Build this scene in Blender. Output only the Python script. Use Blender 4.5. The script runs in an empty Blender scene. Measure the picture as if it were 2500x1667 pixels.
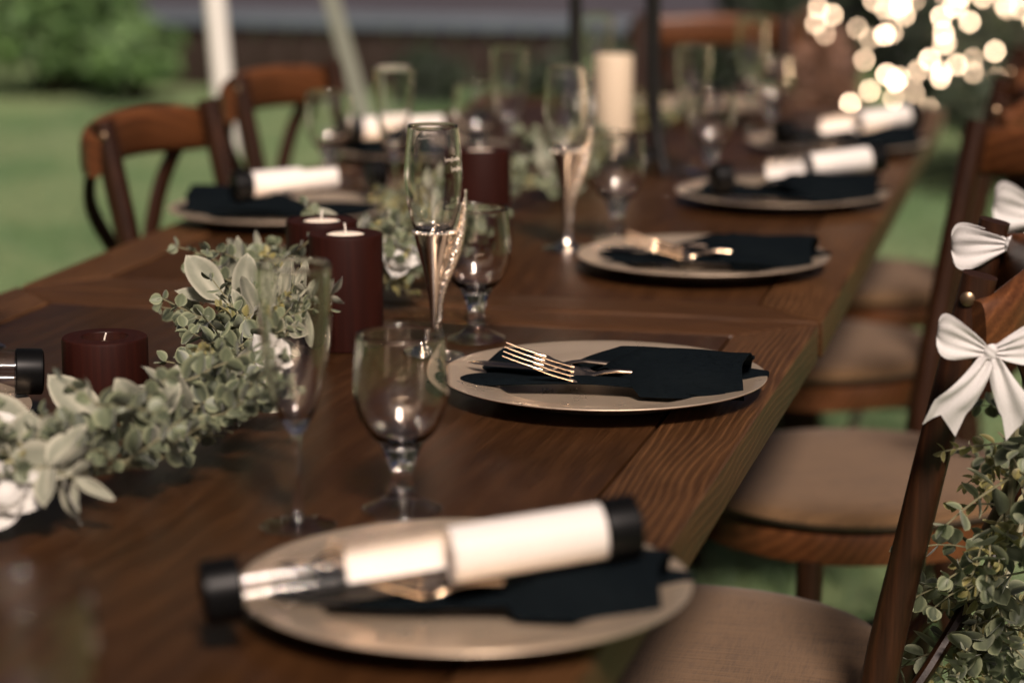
import bpy, bmesh, math, random
import numpy as np
from mathutils import Vector, Matrix, Euler, Quaternion

sc = bpy.context.scene
C = sc.collection
R = math.radians
random.seed(11)
rng = np.random.default_rng(11)

# ------------------------------------------------------------------ camera
TZ = 0.76                                    # height of the table tops
cam_d = bpy.data.cameras.new('camera')
cam = bpy.data.objects.new('camera', cam_d)
C.objects.link(cam)
cam.location = (0.286, -2.790, TZ + 0.543)
cam.rotation_euler = (R(90 - 11.519), 0, R(13.308))
cam_d.lens = 85
cam_d.sensor_width = 36
cam_d.clip_start = 0.05
cam_d.clip_end = 300
cam_d.dof.use_dof = True
cam_d.dof.focus_distance = 2.38
cam_d.dof.aperture_fstop = 2.8
cam_d.dof.aperture_blades = 0
sc.camera = cam

# ------------------------------------------------------------------ sky, sun, exposure
SUN_AZ, SUN_EL = 155.0, 46.0                  # degrees: from +Y towards +X, above the horizon
world = bpy.data.worlds.new('World')
sc.world = world
world.use_nodes = True
wn = world.node_tree.nodes
wl = world.node_tree.links
bg = wn['Background']
sky = wn.new('ShaderNodeTexSky')
sky.sky_type = 'NISHITA'
sky.sun_disc = False
sky.sun_elevation = R(SUN_EL)
sky.sun_rotation = R(SUN_AZ)
sky.air_density = 0.2
sky.dust_density = 5.0
sky.ozone_density = 0.4
wl.new(sky.outputs[0], bg.inputs[0])
bg.inputs[1].default_value = 0.034
sun_d = bpy.data.lights.new('sun', 'SUN')
sun_d.energy = 3.5
sun_d.angle = R(11)
sun_d.color = (1.0, 0.85, 0.68)
sun = bpy.data.objects.new('sun', sun_d)
C.objects.link(sun)
sun_dir = Vector((math.sin(R(SUN_AZ)) * math.cos(R(SUN_EL)), math.cos(R(SUN_AZ)) * math.cos(R(SUN_EL)), math.sin(R(SUN_EL))))
sun.rotation_euler = sun_dir.to_track_quat('Z', 'Y').to_euler()
sun.location = sun_dir * 30
sc.view_settings.view_transform = 'Standard'
sc.view_settings.look = 'None'
sc.view_settings.gamma = 1
sc.view_settings.exposure = 0.75
sc.view_settings.use_white_balance = True
sc.view_settings.white_balance_temperature = 6250
sc.view_settings.white_balance_tint = 18
sc.view_settings.use_curve_mapping = False
sc.cycles.use_denoising = True
sc.cycles.max_bounces = 14
sc.cycles.transparent_max_bounces = 24
sc.cycles.transmission_bounces = 12
sc.cycles.caustics_reflective = True
sc.cycles.caustics_refractive = True
sc.cycles.blur_glossy = 0.0
sc.cycles.sample_clamp_indirect = 70

# ------------------------------------------------------------------ materials
class NT:
    def __init__(s, name):
        s.m = bpy.data.materials.new(name)
        s.m.use_nodes = True
        s.t = s.m.node_tree
        s.b = s.t.nodes['Principled BSDF']
        s.out = s.t.nodes['Material Output']
    def n(s, typ, **kw):
        x = s.t.nodes.new('ShaderNode' + typ)
        for k, v in kw.items():
            if hasattr(x, k):
                setattr(x, k, v)
            else:
                x.inputs[k].default_value = v
        return x
    def l(s, a, b):
        s.t.links.new(a, b)
    def math(s, op, a, b=None, c=None):
        x = s.t.nodes.new('ShaderNodeMath')
        x.operation = op
        for i, v in enumerate((a, b, c)):
            if v is None: continue
            if isinstance(v, (int, float)): x.inputs[i].default_value = v
            else: s.l(v, x.inputs[i])
        return x.outputs[0]
    def mix(s, fac, a, b):
        x = s.t.nodes.new('ShaderNodeMix')
        x.data_type = 'RGBA'
        for i, v in ((0, fac), (6, a), (7, b)):
            if isinstance(v, (int, float)): x.inputs[i].default_value = v
            elif isinstance(v, tuple): x.inputs[i].default_value = v + (1,) if len(v) == 3 else v
            else: s.l(v, x.inputs[i])
        return x.outputs[2]
    def ramp(s, fac, stops):
        x = s.t.nodes.new('ShaderNodeValToRGB')
        els = x.color_ramp.elements
        while len(els) < len(stops): els.new(0.5)
        for e, (p, c) in zip(els, stops):
            e.position = p
            e.color = (c + (1,)) if isinstance(c, tuple) else (c, c, c, 1)
        s.l(fac, x.inputs[0])
        return x.outputs[0]
    def noise(s, vec, scale, detail=3, rough=0.5):
        x = s.n('TexNoise', Scale=scale, Detail=detail, Roughness=rough)
        s.l(vec, x.inputs['Vector'])
        return x.outputs[0]
    def coord(s, scale=(1, 1, 1), loc=(0, 0, 0), kind='Object'):
        tc = s.n('TexCoord')
        mp = s.n('Mapping')
        mp.inputs['Scale'].default_value = scale
        mp.inputs['Location'].default_value = loc
        s.l(tc.outputs[kind], mp.inputs[0])
        return mp.outputs[0]
    def bump(s, h, strength, dist):
        x = s.n('Bump')
        x.inputs['Strength'].default_value = strength
        x.inputs['Distance'].default_value = dist
        s.l(h, x.inputs['Height'])
        s.l(x.outputs[0], s.b.inputs['Normal'])

def plain(name, col, rough=0.5, metal=0.0, spec=0.5, var=0.0, vscale=30, bump=0.0, sheen=0.0):
    t = NT(name)
    t.b.inputs['Roughness'].default_value = rough
    t.b.inputs['Metallic'].default_value = metal
    t.b.inputs['Specular IOR Level'].default_value = spec
    t.b.inputs['Base Color'].default_value = col + (1,)
    if sheen:
        t.b.inputs['Sheen Weight'].default_value = sheen
        t.b.inputs['Sheen Roughness'].default_value = 0.4
    if var:
        nz = t.noise(t.coord(), vscale, 4, 0.6)
        k = t.math('MULTIPLY_ADD', nz, 2 * var, 1 - var)
        cc = t.n('VectorMath', operation='SCALE')
        cc.inputs[0].default_value = col
        t.l(k, cc.inputs['Scale'])
        t.l(cc.outputs[0], t.b.inputs['Base Color'])
        rr = t.math('MULTIPLY_ADD', nz, 0.25, rough - 0.12)
        t.l(rr, t.b.inputs['Roughness'])
        if bump: t.bump(nz, bump, 0.002)
    return t.m

def wood(name, dark, light, axis=1, period=0.012, swirl=3.0, rough=0.36, bump=0.25, fibre=1.0, coat=0.0, seed=0.0, bandw=1.0, sharp=1.8, spec=0.25):
    """grain runs along `axis`; bands bend into cathedral arches where the slow noise peaks"""
    t = NT(name)
    st = [1, 1, 1]; st[axis] = 0.16
    co = t.coord((1, 1, 1), (seed, seed * 1.7, seed * 0.6))
    slow = t.coord(tuple(x * 1.0 for x in (0.34 if v_ < 1 else 1 for v_ in st)), (seed, seed * 1.7, seed * 0.6))
    n1 = t.noise(slow, 6.5, 1.5, 0.4)
    sep = t.n('SeparateXYZ')
    t.l(co, sep.inputs[0])
    cross = sep.outputs[0 if axis != 0 else 1]
    zz = t.math('MULTIPLY', sep.outputs[1 if axis == 2 else 2], 0.7)
    a = t.math('ADD', cross, zz)
    fine_wob = t.noise(slow, 40, 2, 0.5)
    ph = t.math('MULTIPLY', a, 2 * math.pi / period)
    ph = t.math('MULTIPLY_ADD', n1, swirl * 2 * math.pi, ph)
    ph = t.math('MULTIPLY_ADD', fine_wob, 2.6, ph)
    band = t.math('SINE', ph)
    band = t.math('MULTIPLY_ADD', band, 0.5, 0.5)
    band = t.math('POWER', band, sharp)
    fs = [1, 1, 1]; fs[axis] = 0.03
    fib = t.noise(t.coord(tuple(fs), (seed * 3, 0, 0)), 420, 3, 0.65)
    blot = t.noise(slow, 14, 3, 0.6)
    m = t.math('MULTIPLY', band, 0.55 * bandw)
    m = t.math('MULTIPLY_ADD', fib, 0.5 * fibre, m)
    m = t.math('MULTIPLY_ADD', blot, 0.5, m)
    col = t.ramp(m, [(0.30, dark), (0.72, tuple((d + l) / 2 for d, l in zip(dark, light))), (1.05, light)])
    t.l(col, t.b.inputs['Base Color'])
    rr = t.math('MULTIPLY_ADD', blot, 0.22, rough - 0.1)
    rr = t.math('MULTIPLY_ADD', fib, 0.12, rr)
    t.l(rr, t.b.inputs['Roughness'])
    t.b.inputs['Specular IOR Level'].default_value = spec
    t.b.inputs['Coat Weight'].default_value = coat
    t.b.inputs['Coat Roughness'].default_value = 0.22
    h = t.math('MULTIPLY_ADD', fib, 0.5, t.math('MULTIPLY', band, bandw))
    t.bump(h, bump, 0.0012)
    return t.m

def leafmat(name, c1, c2, rim, rough=0.55, trans=0.25):
    t = NT(name)
    g = t.n('NewGeometry')
    at = t.n('Attribute')
    at.attribute_name = 'rim'
    base = t.mix(g.outputs['Random Per Island'], c1, c2)
    nz = t.noise(t.coord((1, 1, 1), kind='Object'), 9, 3, 0.6)
    base = t.mix(t.math('MULTIPLY', nz, 0.5), base, tuple(x * 0.5 for x in c1))
    col = t.mix(at.outputs['Fac'], base, rim)
    t.l(col, t.b.inputs['Base Color'])
    t.b.inputs['Roughness'].default_value = rough
    t.b.inputs['Sheen Weight'].default_value = 0.25
    tr = t.n('BsdfTranslucent')
    t.l(col, tr.inputs[0])
    mx = t.n('MixShader')
    mx.inputs[0].default_value = trans
    t.l(t.b.outputs[0], mx.inputs[1])
    t.l(tr.outputs[0], mx.inputs[2])
    t.l(mx.outputs[0], t.out.inputs[0])
    return t.m

def thin_glass(name, tint=(0.97, 0.97, 0.96), edge=(0.45, 0.43, 0.40), rough=0.0, refl=1.0):
    t = NT(name)
    lw = t.n('LayerWeight')
    lw.inputs[0].default_value = 0.5
    f5 = t.math('POWER', lw.outputs['Facing'], 4.6)
    fac = t.math('MULTIPLY_ADD', f5, 0.85, 0.045)
    fac = t.math('MULTIPLY', fac, refl)
    f8 = t.math('POWER', lw.outputs['Facing'], 5.0)
    tc = t.mix(f8, tint, edge)
    tr = t.n('BsdfTransparent')
    t.l(tc, tr.inputs[0])
    gl = t.n('BsdfGlossy')
    gl.inputs['Roughness'].default_value = rough
    mx = t.n('MixShader')
    t.l(fac, mx.inputs[0])
    t.l(tr.outputs[0], mx.inputs[1])
    t.l(gl.outputs[0], mx.inputs[2])
    t.l(mx.outputs[0], t.out.inputs[0])
    return t.m

M = {}
DK, LT = (0.0100, 0.0036, 0.0012), (0.066, 0.0270, 0.0088)
M['table_rail'] = wood('stained_rail_wood', DK, (0.128, 0.058, 0.0212), 1, 0.0080, 9.0, 0.34, 0.55, 1.3, 0.0, 0.3, 0.42, 2.6)
M['table_end'] = wood('stained_end_rail_wood', DK, (0.105, 0.046, 0.0165), 0, 0.009, 9.0, 0.34, 0.5, 1.2, 0.0, 2.3, 0.42, 2.2)
M['table_panel'] = wood('stained_panel_wood', (0.0115, 0.0044, 0.0015), (0.047, 0.0195, 0.0063), 1, 0.03, 4.0, 0.28, 0.30, 1.8, 0.0, 4.1, 0.25)
M['table_leg'] = wood('stained_leg_wood', DK, LT, 2, 0.012, 3.0, 0.42, 0.4, 0.8, 0.0, 1.0, 0.6)
M['chair_wood'] = wood('chair_wood', (0.0058, 0.0019, 0.0008), (0.040, 0.0135, 0.0044), 2, 0.012, 2.5, 0.36, 0.3, 1.3, 0.0, 5.0, 0.4, 1.8, 0.3)
M['chair_rail'] = wood('chair_rail_wood', (0.030, 0.0095, 0.0030), (0.155, 0.055, 0.0165), 0, 0.014, 2.5, 0.34, 0.3, 1.2, 0.0, 6.0, 0.4, 1.8, 0.35)
M['holder'] = wood('holder_wood', (0.0095, 0.0017, 0.0008), (0.036, 0.0064, 0.0028), 2, 0.010, 2.0, 0.50, 0.3, 1.0, 0.0, 7.0, 0.2, 1.8, 0.15)
M['screw'] = plain('screw_brass', (0.22, 0.15, 0.09), 0.35, 0.9)
M['plate'] = plain('champagne_plate', (0.70, 0.56, 0.41), 0.30, 0.75, 0.5, 0.05, 25)
M['plate_edge'] = plain('plate_worn_edge', (0.55, 0.38, 0.24), 0.4, 0.4)
M['napkin'] = None
M['steel'] = plain('cutlery_metal', (0.60, 0.46, 0.33), 0.20, 1.0)
M['silver'] = plain('silver_plate', (0.74, 0.66, 0.58), 0.16, 1.0, 0.5, 0.05, 120)
M['silver_rough'] = plain('silver_textured', (0.84, 0.74, 0.62), 0.24, 1.0, 0.5, 0.1, 300, 0.6)
M['thin'] = thin_glass('clear_glass_wall', (0.99, 0.99, 0.985), (0.70, 0.68, 0.64), 0.0, 0.8)
M['acrylic'] = thin_glass('clear_acrylic', (0.95, 0.94, 0.92), (0.62, 0.59, 0.54), 0.05, 0.85)
M['foot_glass'] = thin_glass('clear_glass_foot', (0.985, 0.98, 0.97), (0.80, 0.77, 0.72), 0.02, 1.5)
M['etch'] = plain('etched_glass', (0.70, 0.62, 0.52), 0.7)
g = NT('solid_glass')
gb = g.n('BsdfGlass')
gb.inputs['IOR'].default_value = 1.5
gb.inputs['Roughness'].default_value = 0.0
gb.inputs['Color'].default_value = (0.985, 0.98, 0.97, 1)
g.l(gb.outputs[0], g.out.inputs[0])
M['glass'] = g.m
M['black'] = plain('black_plastic', (0.0025, 0.0025, 0.0025), 0.38, 0, 0.12)
M['iron'] = plain('black_iron', (0.008, 0.007, 0.006), 0.5, 0.2)
M['paper'] = plain('white_paper', (0.66, 0.635, 0.615), 0.8, 0, 0.2, 0.04, 20)
M['wax'] = NT('tealight_wax').m
b = M['wax'].node_tree.nodes['Principled BSDF']
b.inputs['Base Color'].default_value = (0.86, 0.74, 0.60, 1)
b.inputs['Roughness'].default_value = 0.45
b.inputs['Subsurface Weight'].default_value = 0.3
b.inputs['Subsurface Radius'].default_value = (0.01, 0.006, 0.004)
M['ivory'] = plain('ivory_wax', (0.56, 0.45, 0.32), 0.5, 0, 0.4, 0.05, 8)
M['wick'] = plain('white_wick', (0.75, 0.70, 0.62), 0.8)
M['tin'] = plain('tealight_tin', (0.7, 0.68, 0.65), 0.3, 1.0)
t = NT('white_ribbon')
wv = t.noise(t.coord((1, 1, 0.2)), 1400, 2, 0.6)
t.l(t.ramp(wv, [(0.3, (0.62, 0.60, 0.58)), (0.7, (0.78, 0.76, 0.74))]), t.b.inputs['Base Color'])
t.b.inputs['Roughness'].default_value = 0.85
t.b.inputs['Specular IOR Level'].default_value = 0.15
t.bump(wv, 0.4, 0.0005)
tr = t.n('BsdfTranslucent'); tr.inputs[0].default_value = (0.75, 0.72, 0.68, 1)
mx = t.n('MixShader'); mx.inputs[0].default_value = 0.3
t.l(t.b.outputs[0], mx.inputs[1]); t.l(tr.outputs[0], mx.inputs[2]); t.l(mx.outputs[0], t.out.inputs[0])
M['ribbon'] = t.m
M['petal'] = leafmat('white_petal', (0.80, 0.78, 0.73), (0.74, 0.72, 0.66), (0.86, 0.84, 0.80), 0.6, 0.3)
M['dollar'] = leafmat('grey_green_leaf', (0.030, 0.043, 0.022), (0.165, 0.198, 0.108), (0.31, 0.33, 0.19), 0.5, 0.22)
M['felt'] = leafmat('felted_leaf', (0.17, 0.185, 0.130), (0.34, 0.34, 0.25), (0.55, 0.52, 0.40), 0.75, 0.25)
M['olive'] = leafmat('yellow_green_leaf', (0.14, 0.140, 0.038), (0.36, 0.31, 0.10), (0.36, 0.32, 0.14), 0.5, 0.3)
M['stem'] = plain('pale_green_stem', (0.16, 0.15, 0.085), 0.6, 0, 0.4, 0.2, 60)
M['white_paint'] = plain('white_pole_paint', (0.62, 0.60, 0.54), 0.4, 0, 0.5, 0.08, 6)
M['strap'] = plain('grey_green_webbing', (0.20, 0.21, 0.165), 0.8, 0, 0.3, 0.1, 60)
M['deck'] = plain('weathered_deck_boards', (0.052, 0.047, 0.055), 0.55, 0, 0.5, 0.3, 3)
M['fascia'] = plain('slate_blue_fascia', (0.10, 0.125, 0.15), 0.5, 0, 0.5, 0.2, 4)
M['skirt'] = plain('dark_brown_skirting', (0.022, 0.013, 0.009), 0.7, 0, 0.3, 0.4, 5)
M['bark'] = plain('bark', (0.045, 0.032, 0.022), 0.9, 0, 0.2, 0.4, 8, 0.8)
M['bush'] = leafmat('bush_leaf', (0.070, 0.165, 0.042), (0.180, 0.320, 0.085), (0.14, 0.26, 0.07), 0.6, 0.3)
M['tree'] = leafmat('tree_leaf', (0.010, 0.024, 0.010), (0.030, 0.055, 0.018), (0.03, 0.055, 0.018), 0.6, 0.25)
M['rust'] = leafmat('rust_leaf', (0.16, 0.075, 0.040), (0.36, 0.19, 0.12), (0.36, 0.2, 0.13), 0.6, 0.3)
M['blade'] = leafmat('grass_blade', (0.105, 0.190, 0.078), (0.185, 0.270, 0.135), (0.18, 0.26, 0.12), 0.7, 0.3)
M['wire'] = plain('dark_wire', (0.012, 0.014, 0.010), 0.6)
e = NT('lit_bulb')
e.b.inputs['Base Color'].default_value = (1, 0.9, 0.7, 1)
e.b.inputs['Emission Color'].default_value = (1.0, 0.70, 0.42, 1)
e.b.inputs['Emission Strength'].default_value = 16
oi = e.n('ObjectInfo')
e.l(e.math('MULTIPLY_ADD', e.math('POWER', oi.outputs['Random'], 2.0), 20.0, 7.0), e.b.inputs['Emission Strength'])
M['bulb'] = e.m

# napkin: plain weave, near-black teal
t = NT('teal_black_napkin')
co = t.coord()
w1 = t.noise(t.coord((1, 0.15, 1)), 900, 2)
w2 = t.noise(t.coord((0.15, 1, 1)), 900, 2)
wv = t.math('ADD', w1, w2)
t.l(t.ramp(wv, [(0.6, (0.0014, 0.0020, 0.0024)), (1.4, (0.0036, 0.0053, 0.0066))]), t.b.inputs['Base Color'])
t.b.inputs['Roughness'].default_value = 0.9
t.b.inputs['Specular IOR Level'].default_value = 0.0
t.b.inputs['Sheen Weight'].default_value = 0.004
t.bump(wv, 0.08, 0.0004)
M['napkin'] = t.m

# chair cushion: brown-beige slub linen with fine ribs
t = NT('brown_linen')
rib = t.noise(t.coord((1, 0.02, 0.02)), 420, 3, 0.6)
rib2 = t.noise(t.coord((0.05, 1, 1)), 700, 2, 0.6)
blot = t.noise(t.coord(), 6, 3, 0.6)
k = t.math('MULTIPLY_ADD', rib2, 0.6, rib)
k = t.math('MULTIPLY_ADD', blot, 0.35, k)
t.l(t.ramp(k, [(0.65, (0.026, 0.0128, 0.0052)), (1.25, (0.110, 0.0610, 0.0255))]), t.b.inputs['Base Color'])
t.b.inputs['Roughness'].default_value = 0.9
t.b.inputs['Specular IOR Level'].default_value = 0.2
t.b.inputs['Sheen Weight'].default_value = 0.15
t.bump(k, 0.5, 0.001)
M['linen'] = t.m

# lawn
t = NT('lawn_grass')
n1 = t.noise(t.coord(), 0.9, 4, 0.6)
n2 = t.noise(t.coord((1, 1, 1), (5, 3, 0)), 7, 4, 0.65)
n3 = t.noise(t.coord(), 120, 3, 0.7)
k = t.math('MULTIPLY_ADD', n2, 0.5, n1)
k = t.math('MULTIPLY_ADD', n3, 0.5, k)
t.l(t.ramp(k, [(0.66, (0.056, 0.128, 0.044)), (0.95, (0.112, 0.196, 0.078)), (1.22, (0.200, 0.262, 0.122))]), t.b.inputs['Base Color'])
t.b.inputs['Roughness'].default_value = 0.95
t.b.inputs['Specular IOR Level'].default_value = 0.1
t.bump(n3, 0.8, 0.02)
M['lawn'] = t.m

# ------------------------------------------------------------------ mesh helpers
def mesh_from(name, verts, faces, smooth=True, sharp=40):
    me = bpy.data.meshes.new(name)
    me.from_pydata([tuple(v) for v in verts], [], faces)
    me.update()
    if smooth:
        me.shade_smooth()
        me.set_sharp_from_angle(angle=R(sharp))
    return me

def from_bm(name, bm, smooth=True, sharp=40):
    bmesh.ops.recalc_face_normals(bm, faces=bm.faces)
    me = bpy.data.meshes.new(name)
    bm.to_mesh(me)
    bm.free()
    if smooth:
        me.shade_smooth()
        me.set_sharp_from_angle(angle=R(sharp))
    return me

def obj(name, me, mat, parent=None, loc=None, rot=None):
    o = bpy.data.objects.new(name, me)
    C.objects.link(o)
    if mat is not None and me is not None and not me.materials:
        me.materials.append(mat if not isinstance(mat, str) else M[mat])
    if parent is not None: o.parent = parent
    if loc is not None: o.location = loc
    if rot is not None: o.rotation_euler = rot
    return o

def tag(o, label, cat=None, group=None, kind=None):
    if label: o['label'] = label
    if cat: o['category'] = cat
    if group: o['group'] = group
    if kind: o['kind'] = kind
    return o

def thing(name, label, cat, loc=(0, 0, 0), rotz=0, group=None):
    o = bpy.data.objects.new(name, None)
    o.empty_display_size = 0.05
    C.objects.link(o)
    o.location = loc
    o.rotation_euler = (0, 0, rotz)
    return tag(o, label, cat, group)

def children_of(o):
    return [c for c in bpy.data.objects if c.parent == o]

def copy_tree(o, parent=None):
    c = o.copy()
    C.objects.link(c)
    if parent is not None: c.parent = parent
    for ch in KIDS.get(o.name, None) or children_of(o):
        copy_tree(ch, c)
    return c
KIDS = {}

def lathe(name, prof, n=48, sharp=35):
    """prof: list of (r, z) from the start to the end; r = 0 closes on the axis"""
    vs, fs, rings = [], [], []
    for r, z in prof:
        if r <= 1e-6:
            rings.append([len(vs)]); vs.append((0, 0, z))
        else:
            k = len(vs)
            rings.append(list(range(k, k + n)))
            for i in range(n):
                a = 2 * math.pi * i / n
                vs.append((r * math.cos(a), r * math.sin(a), z))
    for a, b in zip(rings, rings[1:]):
        for i in range(n):
            j = (i + 1) % n
            if len(a) == 1 and len(b) == 1: continue
            if len(a) == 1: fs.append((a[0], b[i], b[j]))
            elif len(b) == 1: fs.append((a[i], b[0], a[j]))
            else: fs.append((a[i], b[i], b[j], a[j]))
    me = mesh_from(name, vs, fs, True, sharp)
    bm = bmesh.new(); bm.from_mesh(me)
    bmesh.ops.recalc_face_normals(bm, faces=bm.faces)
    bm.to_mesh(me); bm.free()
    return me

def smooth_prof(pts, k=6):
    """Catmull-Rom through (r, z) points"""
    out = []
    P = [pts[0]] + list(pts) + [pts[-1]]
    for i in range(1, len(P) - 2):
        p0, p1, p2, p3 = map(np.array, (P[i - 1], P[i], P[i + 1], P[i + 2]))
        for s in range(k):
            u = s / k
            q = 0.5 * ((2 * p1) + (-p0 + p2) * u + (2 * p0 - 5 * p1 + 4 * p2 - p3) * u * u + (-p0 + 3 * p1 - 3 * p2 + p3) * u ** 3)
            out.append(tuple(q))
    out.append(tuple(pts[-1]))
    return out

def sweep(bm, pts, rad, n=10, up=Vector((0, 0, 1)), cap=True, sx=1.0, sy=1.0, square=0.0):
    """round (or squared) section along pts; rad is a number or a list; sx/sy stretch the section sideways / along up"""
    P = [Vector(p) for p in pts]
    rads = rad if isinstance(rad, (list, tuple)) else [rad] * len(P)
    rings = []
    for i, p in enumerate(P):
        d = (P[min(i + 1, len(P) - 1)] - P[max(i - 1, 0)]).normalized()
        s = d.cross(up)
        if s.length < 1e-4: s = d.cross(Vector((1, 0, 0)))
        s.normalize()
        u = s.cross(d).normalized()
        ring = []
        for k in range(n):
            a = 2 * math.pi * (k + 0.5) / n
            ca, sa = math.cos(a), math.sin(a)
            if square:
                e = 1 - square
                ca = math.copysign(abs(ca) ** e, ca); sa = math.copysign(abs(sa) ** e, sa)
            ring.append(bm.verts.new(p + (s * (ca * sx) + u * (sa * sy)) * rads[i]))
        rings.append(ring)
    for a, b in zip(rings, rings[1:]):
        for k in range(n):
            bm.faces.new((a[k], a[(k + 1) % n], b[(k + 1) % n], b[k]))
    if cap:
        bm.faces.new(rings[0][::-1])
        bm.faces.new(rings[-1])

def swept(name, pts, rad, sharp=40, **kw):
    bm = bmesh.new()
    sweep(bm, pts, rad, **kw)
    return from_bm(name, bm, True, sharp)

def spline(pts, k=6):
    out = []
    P = [Vector(p) for p in pts]
    P = [P[0] * 2 - P[1]] + P + [P[-1] * 2 - P[-2]]
    for i in range(1, len(P) - 2):
        p0, p1, p2, p3 = P[i - 1:i + 3]
        for s in range(k):
            u = s / k
            out.append(0.5 * ((2 * p1) + (p2 - p0) * u + (2 * p0 - 5 * p1 + 4 * p2 - p3) * u * u + (3 * p1 - p0 - 3 * p2 + p3) * u ** 3))
    out.append(P[-2].copy())
    return out

def prism(name, poly, z0, z1, bevel=0.003, seg=2, wob=0.0):
    bm = bmesh.new()
    lo = [bm.verts.new((x, y, z0)) for x, y in poly]
    hi = [bm.verts.new((x, y, z1)) for x, y in poly]
    n = len(poly)
    bm.faces.new(lo[::-1]); bm.faces.new(hi)
    for i in range(n):
        bm.faces.new((lo[i], lo[(i + 1) % n], hi[(i + 1) % n], hi[i]))
    if bevel:
        bmesh.ops.bevel(bm, geom=list(bm.edges), offset=bevel, segments=seg, affect='EDGES', profile=0.6)
    return from_bm(name, bm, True, 30)

def box(name, sx, sy, sz, bevel=0.002, z0=0.0):
    return prism(name, [(-sx / 2, -sy / 2), (sx / 2, -sy / 2), (sx / 2, sy / 2), (-sx / 2, sy / 2)], z0, z0 + sz, bevel)

def grid_sheet(name, fn, nu, nv, thick=0.0, sharp=60):
    """fn(u, v) -> point, u, v in 0..1; thick closes it into a slab along -normal via solidify"""
    vs = [fn(i / nu, j / nv) for i in range(nu + 1) for j in range(nv + 1)]
    fs = []
    for i in range(nu):
        for j in range(nv):
            a = i * (nv + 1) + j
            fs.append((a, a + nv + 1, a + nv + 2, a + 1))
    me = mesh_from(name, vs, fs, False)
    if thick:
        bm = bmesh.new(); bm.from_mesh(me)
        bmesh.ops.recalc_face_normals(bm, faces=bm.faces)
        bmesh.ops.solidify(bm, geom=list(bm.faces), thickness=thick)
        bm.to_mesh(me); bm.free()
    me.shade_smooth()
    me.set_sharp_from_angle(angle=R(sharp))
    return me

# ------------------------------------------------------------------ the ground
bm = bmesh.new()
bmesh.ops.create_grid(bm, x_segments=60, y_segments=60, size=60)
for v in bm.verts:
    v.co.y += 30
    v.co.z = 0.0
lawn = obj('lawn', from_bm('lawn', bm), 'lawn')
tag(lawn, None, kind='structure')

def scatter_mesh(name, mats, leaf_polys):
    """joins leaf-sized faces from (K, n, 3) vertex blocks into one mesh quickly"""
    vs = np.concatenate([p.reshape(-1, 3) for p in leaf_polys])
    nper = leaf_polys[0].shape[1]
    nf = len(vs) // nper
    me = bpy.data.meshes.new(name)
    me.vertices.add(len(vs)); me.vertices.foreach_set('co', vs.astype(np.float32).ravel())
    me.loops.add(len(vs)); me.loops.foreach_set('vertex_index', np.arange(len(vs), dtype=np.int32))
    me.polygons.add(nf)
    me.polygons.foreach_set('loop_start', np.arange(0, len(vs), nper, dtype=np.int32))
    me.update(calc_edges=True)
    me.materials.append(mats)
    return me

# mown grass blades near the tables and in the strip the lens sees
N = 70000
ctr = np.empty((N, 2))
h = N // 2
ctr[:h, 0] = rng.uniform(-4.8, -1.0, h); ctr[:h, 1] = rng.uniform(0.5, 9.5, h)
ctr[h:, 0] = rng.uniform(-0.7, 1.3, N - h); ctr[h:, 1] = rng.uniform(-0.9, 7.5, N - h)
ang = rng.uniform(0, 2 * np.pi, N); hh = rng.uniform(0.018, 0.045, N); ww = rng.uniform(0.0018, 0.0035, N)
lean = rng.normal(0, 0.014, (N, 2))
bl = np.zeros((N, 3, 3))
bl[:, 0, 0] = ctr[:, 0] - np.cos(ang) * ww; bl[:, 0, 1] = ctr[:, 1] - np.sin(ang) * ww
bl[:, 1, 0] = ctr[:, 0] + np.cos(ang) * ww; bl[:, 1, 1] = ctr[:, 1] + np.sin(ang) * ww
bl[:, 2, 0] = ctr[:, 0] + lean[:, 0]; bl[:, 2, 1] = ctr[:, 1] + lean[:, 1]; bl[:, 2, 2] = hh
o = obj('grass', scatter_mesh('grass', M['blade'], [bl]), None)
tag(o, 'short mown grass blades of the lawn around the tables', 'grass', kind='stuff')

# ------------------------------------------------------------------ background: bushes, added trees, raised deck
def leaf_cloud(n, rx, ry, rz, cz, size, lumps, seed, flat=0.0):
    r = np.random.default_rng(seed)
    lc = r.normal(0, 1, (lumps, 3)); lc /= np.linalg.norm(lc, axis=1)[:, None]
    lc *= r.uniform(0.35, 0.85, (lumps, 1))
    which = r.integers(0, lumps, n)
    p = r.normal(0, 1, (n, 3)); p /= np.linalg.norm(p, axis=1)[:, None]
    p *= (r.uniform(0.35, 1.0, (n, 1)) ** 0.5) * r.uniform(0.25, 0.42, lumps)[which][:, None]
    p += lc[which] * 0.75
    p = p * np.array([rx, ry, rz]) + np.array([0, 0, cz])
    d1 = r.normal(0, 1, (n, 3)); d1 /= np.linalg.norm(d1, axis=1)[:, None]
    d2 = np.cross(d1, r.normal(0, 1, (n, 3))); d2 /= np.linalg.norm(d2, axis=1)[:, None]
    s = size * r.uniform(0.6, 1.4, (n, 1))
    q = np.stack([p - d1 * s, p - d2 * s * 0.5, p + d1 * s, p + d2 * s * 0.5], 1)
    return q[q[:, :, 2].min(1) > 0.01]

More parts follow.
